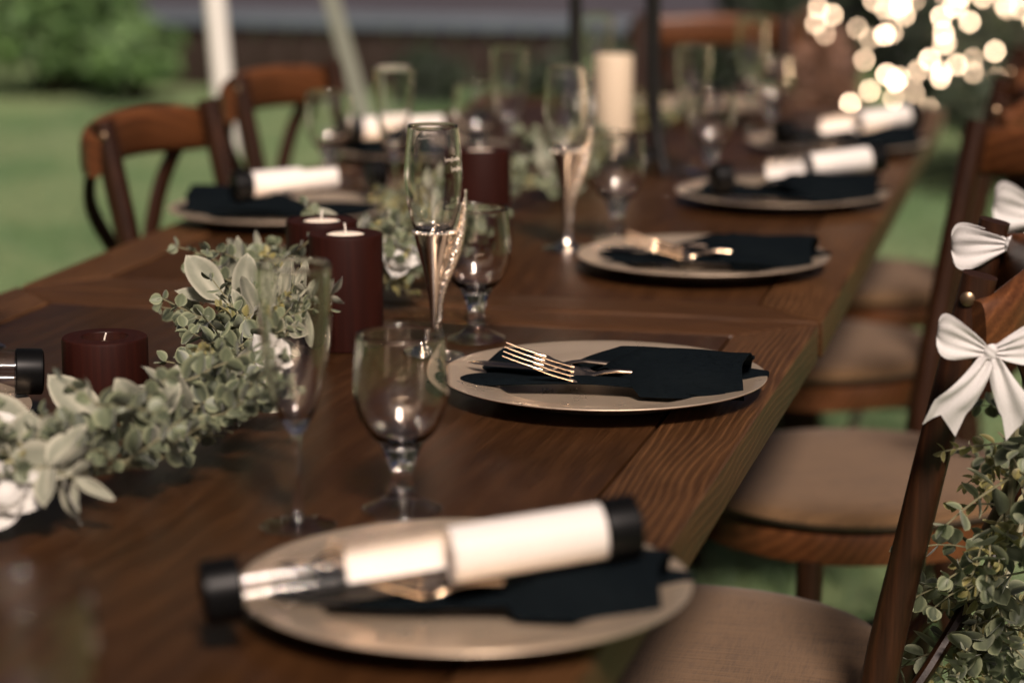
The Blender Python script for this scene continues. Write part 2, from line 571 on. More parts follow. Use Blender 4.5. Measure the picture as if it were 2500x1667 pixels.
def bush(x, y, rx, ry, rz, mat, label, seed, n=2600, size=0.05, group=None, name='bush'):
    t = thing(name, label, 'bush', (x, y, 0), random.uniform(0, 6), group)
    obj('foliage', scatter_mesh('foliage', M[mat], [leaf_cloud(n, rx, ry, rz, rz * 0.85, size, 14, seed)]), None, t)
    bm = bmesh.new()
    for k in range(5):
        a = k * 1.3 + seed
        sweep(bm, spline([(0.03 * math.cos(a), 0.03 * math.sin(a), 0), (rx * 0.25 * math.cos(a), ry * 0.25 * math.sin(a), rz * 0.5), (rx * 0.5 * math.cos(a), ry * 0.5 * math.sin(a), rz * 1.2)], 3), [0.025, 0.02, 0.018, 0.014, 0.012, 0.008, 0.006], n=5)
    obj('branches', from_bm('branches', bm), 'bark', t)
    return t

bush(-6.1, 8.9, 1.0, 0.7, 0.75, 'bush', 'bright green bush at the lawn edge, farthest from the white pole', 1, group='green bushes along the lawn edge')
bush(-5.1, 9.3, 0.9, 0.7, 0.65, 'bush', 'bright green rounded bush beside the end of the raised deck', 2, group='green bushes along the lawn edge')
bush(-4.55, 9.05, 0.45, 0.4, 0.26, 'bush', 'small low green bush in front of the raised deck', 3, 1300, 0.04, 'green bushes along the lawn edge')
bush(-3.0, 9.35, 0.4, 0.3, 0.17, 'tree', 'low dark green shrub below the deck beside the grey strap', 4, 900, 0.04, 'green bushes along the lawn edge')
bush(-2.3, 9.5, 0.5, 0.35, 0.24, 'tree', 'low dark shrub below the deck behind the drinking glasses', 5, 1000, 0.04, 'dark shrubs behind the table end')
bush(-1.15, 9.0, 0.9, 0.6, 0.75, 'tree', 'dark evergreen shrub behind the black lantern', 6, 2600, 0.05, 'dark shrubs behind the table end')
bush(-0.35, 8.9, 0.6, 0.5, 0.65, 'tree', 'dark evergreen shrub behind the copper bush', 7, 2200, 0.05, 'dark shrubs behind the table end')

# raised deck with slate edge
dk = thing('raised_deck', 'low raised deck with pale grey boards, slate blue edge and dark skirting', 'deck', (-3.2, 9.85, 0), R(-1.5))
DW, DD, DH = 4.6, 3.4, 0.40
nb = 22
bme = box('deck_board', DW, DD / nb - 0.008, 0.03, 0.003)
for k in range(nb):
    obj('deck_board', bme, 'deck', dk, (0, (k + 0.5) * DD / nb, DH))
obj('fascia', box('fascia', DW + 0.06, 0.03, 0.07, 0.003), 'fascia', dk, (0, -0.018, DH - 0.045))
for k in range(24):
    if k == 0: sk = box('skirting_board', DW / 24 - 0.012, 0.02, DH - 0.06, 0.002)
    obj('skirting_board', sk, 'skirt', dk, (-DW / 2 + (k + 0.5) * DW / 24, 0.03, 0.01))
for k in range(6):
    if k == 0: pm = box('deck_post', 0.09, 0.09, DH - 0.005, 0.004)
    obj('deck_post', pm, 'skirt', dk, (-DW / 2 + 0.1 + k * (DW - 0.2) / 5, 0.1, 0))

def tree(x, y, hgt, rx, seed, label):  # out-of-frame tree, added so the table top reflects dark crowns
    t = thing('tree', label, 'tree', (x, y, 0), seed, 'added trees out of view around the lawn')
    bm = bmesh.new()
    sweep(bm, spline([(0, 0, 0), (0.1, 0.05, hgt * 0.3), (0.0, 0.1, hgt * 0.75)], 5), [0.28, 0.26, 0.24, 0.22, 0.2, 0.18, 0.16, 0.14, 0.12, 0.1, 0.08], n=9)
    for k in range(7):
        a = k * 2.4 + seed
        z = hgt * (0.28 + 0.06 * k)
        sweep(bm, spline([(0.05, 0.06, z), (rx * 0.35 * math.cos(a), rx * 0.35 * math.sin(a), z + 0.6), (rx * 0.7 * math.cos(a), rx * 0.7 * math.sin(a), z + 1.3)], 3), [0.09, 0.08, 0.07, 0.06, 0.05, 0.04, 0.03], n=6)
    obj('trunk', from_bm('trunk', bm), 'bark', t)
    obj('crown', scatter_mesh('crown', M['tree'], [leaf_cloud(9000, rx, rx, hgt * 0.36, hgt * 0.74, 0.30, 34, seed)]), None, t)

for k_, (x, y, hg, rx, lab) in enumerate((
        (-15.0, 15.0, 9.0, 4.2, 'added tall dark tree out of view beyond the lawn, farthest along the bush side'),
        (-9.8, 17.5, 9.5, 4.2, 'added tall dark tree out of view behind the bright green bushes'),
        (-5.0, 18.5, 10.0, 4.2, 'added tall dark tree out of view behind the raised deck'),
        (-0.6, 18.0, 9.5, 4.0, 'added tall dark tree out of view behind the evergreen shrubs'),
        (4.0, 18.5, 10.0, 4.2, 'added tall dark tree out of view behind the string lights'),
        (9.5, 23.0, 9.0, 4.0, 'added tall dark tree out of view beyond the lawn, farthest along the bow side'))):
    tree(x, y, hg, rx, 21 + k_, lab)
# unseen trees added beside and behind the camera, darkening reflections and sky fill
src = [o for o in bpy.data.objects if o.name.startswith('tree') and o.type == 'EMPTY']
for k_, (x, y, lab) in enumerate((
        (-16.0, 8.0, 'added tall dark tree out of view standing off along the bush side of the lawn'),
        (-16.5, 0.5, 'added tall dark tree out of view level with the near table across the lawn'),
        (-14.0, -8.0, 'added tall dark tree out of view behind the photographer on the bush side'),
        (-6.5, -14.0, 'added tall dark tree out of view behind the photographer, second from the bush side'),
        (0.5, -15.0, 'added tall dark tree out of view straight behind the photographer'),
        (7.5, -13.0, 'added tall dark tree out of view behind the photographer on the bow side'))):
    c_ = copy_tree(src[k_])
    c_.location = (x, y, 0)
    c_.rotation_euler.z = 1.3 * k_ + 0.4
    c_['label'] = lab

# tent pole and its strap
tp = thing('tent_pole', 'tall white pole standing on the lawn behind the wooden chairs', 'pole', (-1.618, 2.55, 0))
top = Vector((-0.20, 0.05, 2.6))
obj('shaft', swept('shaft', [(0, 0, 0.012), tuple(top * 0.5), tuple(top)], 0.0255, n=24), 'white_paint', tp)
obj('base_plate', lathe('base_plate', [(0, 0), (0.075, 0), (0.075, 0.008), (0.03, 0.012), (0.03, 0.05), (0.026, 0.052), (0, 0.052)], 24), 'iron', tp)
st = thing('guy_strap', 'pale grey webbing strap slanting down behind the second wooden chair', 'strap', (-1.37, 2.95, 0))
obj('webbing', swept('webbing', [(0.10, 0, 0.02), (-0.16, -0.05, 1.0), (-0.58, -0.1, 2.6)], 0.022, n=8, sx=1.0, sy=0.12, up=Vector((0, 1, 0))), 'strap', st)
obj('stake', swept('stake', [(0.10, 0, 0.0), (0.13, 0, 0.10)], 0.012, n=10), 'iron', st)

# ------------------------------------------------------------------ tables
W, L, TH, RW, EW = 1.016, 2.438, 0.046, 0.088, 0.092
def farm_table(label, y0, rotz, near):
    t = thing('farm_table', label, 'table', (0, y0, 0), rotz, 'farm tables set end to end')
    s = 0.0013
    # local: right edge x = 0, near end y = 0
    obj('side_rail', prism('side_rail', [(0, 0), (0, L), (-RW + s, L - EW - s), (-RW + s, EW + s)][::-1], TZ - TH, TZ, 0.0045, 3), 'table_rail', t)
    obj('side_rail', prism('side_rail', [(-W, 0), (-W + RW - s, EW + s), (-W + RW - s, L - EW - s), (-W, L)][::-1], TZ - TH, TZ, 0.0045, 3), 'table_rail', t)
    obj('end_rail', prism('end_rail', [(-s, 0), (-RW, EW - s), (-W + RW, EW - s), (-W + s, 0)], TZ - TH, TZ - 0.0006, 0.0052, 3), 'table_end', t)
    obj('end_rail', prism('end_rail', [(-s, L), (-W + s, L), (-W + RW, L - EW + s), (-RW, L - EW + s)], TZ - TH, TZ - 0.0006, 0.0052, 3), 'table_end', t)
    obj('panel', prism('panel', [(-RW - 0.0012, EW + 0.0012), (-RW - 0.0012, L - EW - 0.0012), (-W + RW + 0.0012, L - EW - 0.0012), (-W + RW + 0.0012, EW + 0.0012)][::-1], TZ - TH, TZ - 0.0012, 0.0030, 2), 'table_panel', t)
    for x, y, sx, sy in ((-0.10, L / 2, 0.024, L - 0.36), (-W + 0.10, L / 2, 0.024, L - 0.36), (-W / 2, 0.13, W - 0.32, 0.024), (-W / 2, L - 0.13, W - 0.32, 0.024)):
        obj('apron', box('apron', sx, sy, 0.085, 0.002), 'table_end' if sx > sy else 'table_rail', t, (x, y, TZ - TH - 0.0855))
    lg = box('leg', 0.085, 0.085, TZ - TH - 0.001, 0.006)
    for x in (-0.26, -W + 0.26):
        for y in (0.30, L - 0.30):
            obj('leg', lg, 'table_leg', t, (x, y, 0))
    return t
farm_table('dark stained farm table beyond the joint, with two cross-back chairs along its far side', 0.004, 0, False)
nt = farm_table('dark stained farm table on the near side of the joint, closest to the camera', 0.0, 0, True)
nt.location = (-0.003, -0.013, 0.0)
nt.rotation_euler = (0, 0, R(-0.9))
# the near table runs towards the camera from the joint
for ch in children_of(nt):
    ch.location.y -= L

# ------------------------------------------------------------------ chairs
def make_chair():
    t = thing('cross_back_chair', 'x', 'chair', (0, 0, 0), 0, 'cross-back wooden chairs along the tables')
    n = 40
    def sq(r, a, p=2.5):
        c, s_ = math.cos(a), math.sin(a)
        k = (abs(c) ** p + abs(s_) ** p) ** (-1 / p)
        return r * k * c, r * k * s_
    ring = [sq(0.234, 2 * math.pi * i / n) for i in range(n)]
    obj('seat_frame', prism('seat_frame', ring, 0.405, 0.447, 0.006, 2), 'chair_rail', t)
    vs, fs = [], []
    prof = [(0.0, 0.4780), (0.10, 0.4775), (0.18, 0.4762), (0.222, 0.4735), (0.240, 0.4690), (0.246, 0.4620), (0.243, 0.4540), (0.228, 0.4475), (0.0, 0.4475)]
    rings = []
    for r, z in prof:
        if r == 0: rings.append([len(vs)]); vs.append((0, 0, z)); continue
        rings.append(list(range(len(vs), len(vs) + n)))
        vs += [(*sq(r, 2 * math.pi * i / n, 2.3), z) for i in range(n)]
    for a, b2 in zip(rings, rings[1:]):
        for i in range(n):
            j = (i + 1) % n
            if len(a) == 1: fs.append((a[0], b2[i], b2[j]))
            elif len(b2) == 1: fs.append((a[i], b2[0], a[j]))
            else: fs.append((a[i], b2[i], b2[j], a[j]))
    obj('seat', mesh_from('seat', vs, fs, True, 50), 'linen', t)
    for sx in (-1, 1):
        pts = spline([(sx * 0.185, -0.275, 0.0), (sx * 0.178, -0.245, 0.25), (sx * 0.172, -0.238, 0.46), (sx * 0.172, -0.275, 0.68), (sx * 0.172, -0.325, 0.915)], 5)
        obj('back_post', swept('back_post', pts, [0.0165 + 0.0030 * math.sin(math.pi * min(1, i / 14)) for i in range(len(pts))], n=16, square=0.25), 'chair_wood', t)
        obj('front_leg', swept('front_leg', spline([(sx * 0.175, 0.195, 0), (sx * 0.165, 0.175, 0.41)], 4), [0.0125, 0.014, 0.0155, 0.017, 0.018], n=14), 'chair_wood', t)
        obj('stretcher', swept('stretcher', [(sx * 0.181, -0.262, 0.17), (sx * 0.170, 0.185, 0.17)], 0.0095, n=10), 'chair_wood', t)
    obj('stretcher', swept('stretcher', [(-0.175, -0.03, 0.17), (0.175, -0.03, 0.17)], 0.0095, n=10), 'chair_wood', t)
    rail = [(0.194 * u, -0.338 - 0.042 * (1 - u * u) + (0.012 if abs(u) > 0.97 else 0), 0.865 + 0.012 * (1 - u * u)) for u in np.linspace(-1, 1, 25)]
    obj('top_rail', swept('top_rail', rail, [0.037 - 0.007 * abs(u) ** 8 for u in np.linspace(-1, 1, 25)], n=16, sx=0.40, sy=1.0, square=0.35), 'chair_rail', t)
    for sx in (-1, 1):
        pts = spline([(-sx * 0.140, -0.362, 0.850), (-sx * 0.105, -0.382, 0.77), (0, -0.360 + sx * 0.008, 0.655), (sx * 0.105, -0.300, 0.53), (sx * 0.150, -0.240, 0.44)], 5)
        obj('cross_slat', swept('cross_slat', pts, 0.017, n=12, sx=1.0, sy=0.42, up=Vector((0, 1, 0.3)), square=0.3), 'chair_wood', t)
        sm = lathe('screw', [(0, 0.0045), (0.004, 0.004), (0.0068, 0.002), (0.0072, 0), (0, 0)], 14)
        s_ = obj('screw', sm, 'screw', t, (sx * 0.1885, -0.315, 0.895), (0, sx * R(90), 0))
    return t

proto = make_chair()
KIDS[proto.name] = children_of(proto)
chairs = [
    ((-0.125, -0.365), 90, 0, 'cross-back chair with a leafy swag and white bows on its back'),
    ((0.0, 0.44), 90, 40, 'wooden cross-back chair directly beyond the chair with the leafy swag'),
    ((-0.170, 1.285), 90, 2, 'wooden cross-back chair third along the bow-decorated side'),
    ((-0.165, 1.98), 90, 0, 'wooden cross-back chair last along the bow-decorated side'),
    ((-0.757, 0.615), -96, 0, 'wooden cross-back chair across the table, in front of the white pole'),
    ((-0.795, 1.30), -101, 0, 'wooden cross-back chair across the table, between white pole and grey strap'),
    ((-0.55, 2.62), 180, 5, 'dark wooden cross-back chair at the far head of the table'),
]
for i, ((x, y), rz, dz, lab) in enumerate(chairs):
    o = proto if i == 0 else copy_tree(proto)
    o.location = (x, y, 0)
    o.rotation_euler = (0, 0, R(rz + dz))
    o['label'] = lab

# ------------------------------------------------------------------ leaves, sprigs, garlands
def leaf_mesh(name, width, cup, bend, tip, mat, nu=6, nv=4, wave=0.0, vein=0.25):
    vs, fs, rim = [], [], []
    for i in range(nu + 1):
        t_ = i / nu
        w = width * 0.5 * (math.sin(math.pi * min(1, t_ ** tip)) ** 0.62) if 0 < i < nu else 0.012
        for j in range(nv + 1):
            s_ = -1 + 2 * j / nv
            x = s_ * w
            z = cup * (s_ * s_) * w + bend * t_ * t_ + wave * math.sin(t_ * 9 + s_ * 2) * 0.03
            vs.append((x, t_, z))
            rim.append(max(0.0, max(abs(s_) ** 3, (2 * t_ - 1) ** 6 if t_ > .5 else 0) - 0.35) * 1.1 if abs(s_) > 0.01 else vein * (1 - t_))
    for i in range(nu):
        for j in range(nv):
            a = i * (nv + 1) + j
            fs.append((a, a + 1, a + nv + 2, a + nv + 1))
    me = mesh_from(name, vs, fs, True, 180)
    at = me.attributes.new('rim', 'FLOAT', 'POINT')
    at.data.foreach_set('value', np.clip(np.array(rim), 0, 1).astype(np.float32))
    me.materials.append(M[mat])
    return me

LEAF = {
    'dollar': [leaf_mesh('leaf', 0.92, 0.30, -0.10, 0.90, 'dollar'), leaf_mesh('leaf', 0.84, 0.45, 0.12, 0.88, 'dollar'), leaf_mesh('leaf', 0.98, 0.2, 0.0, 0.95, 'dollar')],
    'felt': [leaf_mesh('leaf', 0.46, 0.30, -0.14, 0.85, 'felt', 9, 6, 0.9, 0.7), leaf_mesh('leaf', 0.58, 0.42, -0.05, 0.82, 'felt', 9, 6, 1.0, 0.7), leaf_mesh('leaf', 0.34, 0.55, 0.14, 0.8, 'felt', 9, 6, 0.8, 0.7)],
    'olive': [leaf_mesh('leaf', 0.62, 0.4, -0.1, 0.8, 'olive'), leaf_mesh('leaf', 0.78, 0.5, 0.1, 0.85, 'olive')],
}

def mat_from(p, d, n, s):
    d = d.normalized()
    x = d.cross(n)
    if x.length < 1e-3: x = d.cross(Vector((1, 0.3, 0.2)))
    x.normalize()
    n = x.cross(d).normalized()
    m = Matrix((x, d, n)).transposed().to_4x4()
    return Matrix.Translation(p) @ m @ Matrix.Diagonal((s, s, s, 1))

def rv(s=1.0):
    return Vector((random.gauss(0, s), random.gauss(0, s), random.gauss(0, s)))

def sprig(leaves, stems, p, d, length, kind, floor=None):
    """one twig: pairs of leaves along a drooping stem"""
    d = d.normalized()
    if kind == 'dollar': pairs, s0, s1 = random.randint(4, 6), random.uniform(0.019, 0.028), 0.0115
    elif kind == 'felt': pairs, s0, s1 = random.randint(2, 3), random.uniform(0.050, 0.070), 0.030
    else: pairs, s0, s1 = random.randint(4, 6), random.uniform(0.013, 0.018), 0.008
    pts = [p.copy()]
    q, dd = p.copy(), d.copy()
    sag = Vector((0, 0, -0.10 if kind != 'felt' else -0.05))
    tw = random.uniform(0, 3)
    for k in range(pairs):
        q = q + dd * (length / pairs)
        if floor is not None and q.z < floor + 0.008: q.z = floor + 0.008; dd.z = abs(dd.z) * 0.4 + 0.05
        pts.append(q.copy())
        f = (k + 1) / pairs
        s = s0 + (s1 - s0) * f
        side = dd.cross(Vector((math.sin(tw), math.cos(tw), 0.4))).normalized()
        for sg in (-1, 1):
            ld = (side * sg * 1.0 + dd * random.uniform(0.25, 0.9) + rv(0.22)).normalized()
            nn = (dd * -0.5 + Vector((0, 0, 0.9)) + rv(0.45)).normalized()
            if floor is not None and q.z + ld.z * s < floor + 0.004: ld.z = abs(ld.z) * 0.5 + 0.05
            leaves.append((kind, random.randrange(len(LEAF[kind])), mat_from(q, ld, nn, s * random.uniform(0.8, 1.2))))
        tw += 1.57
        dd = (dd + sag * 0.5 + rv(0.10)).normalized()
    ld = (dd + rv(0.2)).normalized()
    leaves.append((kind, random.randrange(len(LEAF[kind])), mat_from(q, ld, rv().normalized(), s1 * 1.2)))
    stems.append(pts)

def flower(p, d, size, parent, inv):
    f = bpy.data.objects.new('flower', lathe('flower', [(0, 0.0), (0.28, 0.05), (0.36, 0.3), (0.30, 0.55), (0.16, 0.66), (0, 0.68)], 14))
    f.data.materials.append(M['petal'])
    C.objects.link(f)
    f.parent = parent
    z = d.normalized()
    f.matrix_local = inv @ Matrix.Translation(p) @ z.to_track_quat('Z', 'Y').to_matrix().to_4x4() @ Matrix.Diagonal((size, size, size, 1))
    for k in range(9):
        a = k * 2.399
        ring = k / 9
        tilt = R(20 + 55 * ring)
        pm = PETAL
        q = bpy.data.objects.new('petal', pm)
        C.objects.link(q)
        q.parent = f
        rad = Vector((math.cos(a), math.sin(a), 0))
        dirn = rad * math.sin(tilt) + Vector((0, 0, math.cos(tilt)))
        nrm = -rad * math.cos(tilt) + Vector((0, 0, math.sin(tilt)))
        q.matrix_local = mat_from(rad * 0.12, dirn, nrm, 0.75 + 0.25 * ring)
PETAL = leaf_mesh('petal', 0.95, 0.55, -0.05, 0.80, 'petal', 6, 4, 0.5)

def garland(name, label, cat, path, width, height, nsprig, mixw, floor, origin, flowers=(), keep=300, group=None, extra=(), updir=None, lsc=1.0):
    t = thing(name, label, cat, origin, 0, group)
    inv = Matrix.Translation(Vector(origin)).inverted()
    P = spline(path, 10)
    leaves, stems = [], []
    for k in range(nsprig):
        f = random.random() * (len(P) - 1.001)
        i = int(f)
        c = P[i].lerp(P[i + 1], f - i)
        tan = (P[i + 1] - P[i]).normalized()
        a = random.uniform(0, 2 * math.pi)
        if updir is None:
            el = random.uniform(-0.15, 1.0)
            d = Vector((math.cos(a), math.sin(a), 0)) * width + Vector((0, 0, el * height))
            d = d.normalized() + tan * random.uniform(-0.3, 0.9)
            p = c + Vector((random.gauss(0, 0.22) * width, random.gauss(0, 0.22) * width, abs(random.gauss(0, 0.25)) * height))
        else:
            d = Vector((math.cos(a), math.sin(a), random.uniform(-0.9, 0.3))) + updir * 0.5
            p = c + rv(0.22 * width)
        kind = random.choices(('dollar', 'felt', 'olive'), mixw)[0]
        ln = {'dollar': random.uniform(0.05, 0.085), 'felt': random.uniform(0.03, 0.06), 'olive': random.uniform(0.035, 0.06)}[kind]
        k0 = len(leaves)
        sprig(leaves, stems, p, d, ln * lsc, kind, floor)
        if lsc != 1.0:
            for q_ in range(k0, len(leaves)):
                a_, b_, m_ = leaves[q_]
                leaves[q_] = (a_, b_, m_ @ Matrix.Diagonal((lsc, lsc, lsc, 1)))
    for kind, p, d, s, nn in extra:
        leaves.append((kind, random.randrange(len(LEAF[kind])), mat_from(Vector(p), Vector(d), Vector(nn), s)))
        stems.append([Vector(p) - Vector(d).normalized() * 0.03, Vector(p)])
    bm = bmesh.new()
    sweep(bm, P, 0.004, n=6)
    for pts in stems:
        if len(pts) > 1: sweep(bm, pts, [0.0013 - 0.0007 * i / len(pts) for i in range(len(pts))], n=4)
    sm = from_bm('vine', bm)
    sm.transform(inv)
    obj('vine', sm, 'stem', t)
    cl = cam.location
    def score(L):
        m = L[2]
        p = m.to_translation()
        return m.to_scale()[0] / (p - cl).length * (1.0 + 4 * max(0, p.z - (floor if floor is not None else p.z)))
    leaves.sort(key=score, reverse=True)
    for kind, v, m in leaves[:keep]:
        q = bpy.data.objects.new('leaf', LEAF[kind][v])
        C.objects.link(q)
        q.parent = t
        q.matrix_local = inv @ m
    rest = leaves[keep:]
    if rest:
        bmj = bmesh.new()
        lay = bmj.verts.layers.float.new('rim')
        vsA, fsA, rmA, miA = [], [], [], []
        names = list(LEAF)
        for kind, v, m in rest:
            me = LEAF[kind][v]
            off = len(vsA)
            mm = inv @ m
            vsA += [mm @ w.co for w in me.vertices]
            rmA += [d_.value for d_ in me.attributes['rim'].data]
            for pl in me.polygons:
                fsA.append([off + i for i in pl.vertices]); miA.append(names.index(kind))
        bmj.free()
        me = mesh_from('small_leaves', vsA, fsA, True, 180)
        at = me.attributes.new('rim', 'FLOAT', 'POINT')
        at.data.foreach_set('value', np.array(rmA, dtype=np.float32))
        for k_ in names: me.materials.append(M[k_])
        me.polygons.foreach_set('material_index', np.array(miA, dtype=np.int32))
        q = obj('small_leaves', me, None, t)
        q['kind'] = 'stuff'
    for p, d, s in flowers:
        flower(Vector(p), Vector(d), s, t, inv)
    return t

T = TZ
garland('eucalyptus_garland', 'grey-green eucalyptus garland with white flowers winding along the near table', 'garland',
        [(-0.78, -1.14, T + .025), (-0.64, -1.08, T + .025), (-0.53, -0.99, T + .03), (-0.468, -0.86, T + .03), (-0.482, -0.70, T + .035), (-0.53, -0.52, T + .045), (-0.57, -0.38, T + .045), (-0.60, -0.22, T + .04), (-0.56, -0.06, T + .035), (-0.505, -0.02, T + .03)],
        0.075, 0.075, 215, (0.74, 0.12, 0.14), T, (-0.55, -0.5, T),
        [((-0.585, -0.955, T + .040), (0.3, -0.5, 0.9), 0.040), ((-0.545, -1.055, T + .030), (0.5, -0.6, 0.5), 0.034), ((-0.452, -0.69, T + .07), (0.7, -0.4, 0.5), 0.030), ((-0.505, -0.05, T + .055), (0.4, -0.5, 0.7), 0.034)], 300, None,
        [('felt', (-0.540, -0.86, T + .040), (-0.75, 0.15, 0.70), 0.075, (0.5, -0.8, 0.45)),
         ('felt', (-0.580, -0.93, T + .035), (-0.55, 0.1, 0.75), 0.066, (0.7, -0.5, 0.3)),
         ('felt', (-0.560, -1.02, T + .045), (0.75, -0.2, 0.12), 0.075, (0.1, -0.7, 0.7)),
         ('felt', (-0.585, -0.44, T + .080), (-0.45, 0.1, 0.55), 0.060, (0.3, -0.7, 0.6)),
         ('felt', (-0.575, -0.43, T + .075), (-0.9, -0.1, 0.1), 0.060, (0.0, -0.6, 0.8)),
         ('felt', (-0.565, -0.42, T + .075), (0.05, 0.1, 0.8), 0.052, (0.4, -0.8, 0.2)),
         ('felt', (-0.618, -0.27, T + .070), (-0.15, 0.1, 0.9), 0.050, (0.3, -0.9, 0.1)),
         ('felt', (-0.615, -0.29, T + .065), (-0.8, 0.1, 0.4), 0.055, (0.3, -0.9, 0.2))])
garland('eucalyptus_garland', 'olive-toned eucalyptus garland lying along the middle of the far table', 'garland',
        [(-0.47, 0.06, T + .03), (-0.53, 0.20, T + .03), (-0.60, 0.38, T + .035), (-0.62, 0.58, T + .035), (-0.55, 0.75, T + .035), (-0.52, 1.0, T + .03), (-0.55, 1.4, T + .03), (-0.5, 1.8, T + .03)],
        0.085, 0.070, 130, (0.40, 0.15, 0.45), T, (-0.55, 0.8, T), [((-0.60, 1.45, T + .07), (0.3, -0.5, 0.8), 0.05)], 300)

# ------------------------------------------------------------------ place settings
PLATE = lathe('plate', smooth_prof([(0.0, 0.0050), (0.060, 0.0050), (0.100, 0.0046), (0.106, 0.0066), (0.1105, 0.0112), (0.135, 0.0152), (0.155, 0.0195), (0.1650, 0.0205)], 4)
              + [(0.1656, 0.0198), (0.1648, 0.0186), (0.150, 0.0155), (0.118, 0.0080), (0.106, 0.0012), (0.102, 0.0), (0, 0.0)], 96, 50)
def plate(x, y, label):
    o = obj('charger_plate', PLATE, 'plate', None, (x, y, TZ + 0.0006))
    return tag(o, label, 'plate', 'champagne charger plates')

def napkin_meshes(seed):
    r = random.Random(seed)
    ph = [r.uniform(0, 6) for _ in range(8)]
    def base(u, v):
        x = -0.140 + 0.262 * u
        y = -0.046 + 0.092 * v
        rag = 0.003 * math.sin(v * 6 + ph[0]) + 0.010 * (v - 0.5)
        x += (1 - u) ** 3 * (rag - 0.020 * (1 - v))
        e = min(1, min(u, 1 - u) * 14) * 1.0
        ed = min(1, min(v, 1 - v) * 8)
        z = 0.006 + 0.0045 * ed ** 0.5 * min(1, u * 14) ** .5
        z += 0.0035 * math.sin(7 * v + 3 * u + ph[1]) * ed + 0.003 * math.sin(11 * u + ph[2]) * v
        z += 0.020 * math.exp(-((v - 0.93) / 0.10) ** 2) * (0.55 + 0.45 * math.sin(u * 9 + ph[3])) * min(1, u * 9 + .25)
        z += 0.010 * math.exp(-((v - 0.05) / 0.09) ** 2) * (0.6 + 0.4 * math.sin(u * 6 + ph[4]))
        return (x, y + 0.004 * math.sin(6 * u + ph[5]), max(0.004, z))
    def flap(u, v):
        # starts on a slanting edge: far back on the far side, further along on the near side
        vv = -0.02 + 1.04 * v
        x0 = -0.055 + 0.090 * max(0.0, 1 - vv) ** 1.2
        x1 = 0.140 - 0.004 * math.sin(vv * 7)
        x = x0 + (x1 - x0) * u
        y = -0.046 + 0.090 * vv + 0.003 * math.sin(5 * u + ph[6])
        arch = max(0.0, 1 - abs(2 * vv - 1) ** 2.6) ** 0.62
        lift = min(1, u * 4) ** 0.7
        z = 0.0045 + arch * (0.016 + 0.021 * lift)
        # soft drape lines running from the slanting edge towards the closed end
        z += arch * (0.0055 * math.exp(-((vv - 0.34 - 0.16 * u) / 0.085) ** 2) * (1 - 0.45 * u)
                     - 0.0085 * math.exp(-((vv - 0.56 - 0.10 * u) / 0.10) ** 2) * min(1, u * 3)
                     + 0.0035 * math.exp(-((vv - 0.78 + 0.10 * u) / 0.07) ** 2)
                     + 0.0012 * math.sin(8 * u + 4 * vv + ph[7]))
        return (x, y, max(z, 0.0044))
    return grid_sheet('napkin_base', base, 46, 22, 0.0016), grid_sheet('flap', flap, 40, 26, 0.0016)

def napkin(x, y, rz, label, seed, scale=1.0):
    t = thing('napkin', label, 'napkin', (x, y, TZ + 0.0062), rz, 'folded dark napkins')
    a, b2 = napkin_meshes(seed)
    # under-folds peeking out at the closed end
    obj('base_fold', a, 'napkin', t)
    obj('flap', b2, 'napkin', t)
    def fold(u, v):
        y_ = 0.030 + 0.030 * u
        return (0.118 + 0.036 * v + 0.004 * math.sin(u * 5), -0.01 + y_, 0.010 + 0.012 * math.sin(math.pi * u) * (1 - 0.6 * v) + 0.003 * v)
    obj('end_fold', grid_sheet('end_fold', fold, 10, 8, 0.003), 'napkin', t)
    for c in children_of(t): c.scale = (scale, 1, 1)
    return t

def fork_mesh():
    bm = bmesh.new()
    def zc(s):      # side profile: tips up, root low, neck arched, handle flat
        pts = [(0, 0.021), (0.018, 0.0125), (0.036, 0.0055), (0.048, 0.0030), (0.058, 0.0036), (0.070, 0.0085), (0.082, 0.0110), (0.100, 0.0105), (0.19, 0.003)]
        for (a, za), (b2, zb) in zip(pts, pts[1:]):
            if s <= b2:
                f = (s - a) / (b2 - a); f = f * f * (3 - 2 * f) if False else f
                return za + (zb - za) * f
        return pts[-1][1]
    for k in range(4):
        y = (k - 1.5) * 0.0064
        pts = [(s, y * (1 if s < 0.03 else 1), zc(s)) for s in np.linspace(0.0, 0.040, 9)]
        sweep(bm, pts, [0.0006 + 0.0005 * min(1, i / 3) for i in range(9)], n=8, sx=1.15, sy=0.85)
    body = [(s, 0, zc(s)) for s in np.concatenate([np.linspace(0.036, 0.10, 20), np.linspace(0.11, 0.19, 9)])]
    wid = []
    for p in body:
        s = p[0]
        if s < 0.044: w = 0.0112
        elif s < 0.060: w = 0.0112 + (0.0030 - 0.0112) * (((s - 0.044) / 0.016) ** 0.8)
        elif s < 0.10: w = 0.0030 - 0.0004 * math.sin((s - 0.06) / 0.04 * math.pi)
        else: w = 0.0030 + 0.0055 * ((s - 0.10) / 0.09) ** 1.3
        wid.append(w)
    rings = []
    P = [Vector(p) for p in body]
    for i, p in enumerate(P):
        w = wid[i]; h_ = 0.0011 + 0.0006 * (0.0112 - min(w, 0.0112)) / 0.0112
        ring = [bm.verts.new((p.x, p.y + w * math.cos(a), p.z + h_ * math.sin(a) - (0.0012 * (math.cos(a) ** 2 - 1) * -1 if p.x < 0.055 else 0))) for a in [2 * math.pi * k / 12 for k in range(12)]]
        rings.append(ring)
    for a, b2 in zip(rings, rings[1:]):
        for k in range(12):
            bm.faces.new((a[k], a[(k + 1) % 12], b2[(k + 1) % 12], b2[k]))
    bm.faces.new(rings[0]); bm.faces.new(rings[-1][::-1])
    return from_bm('fork', bm, True, 60)
FORK = fork_mesh()

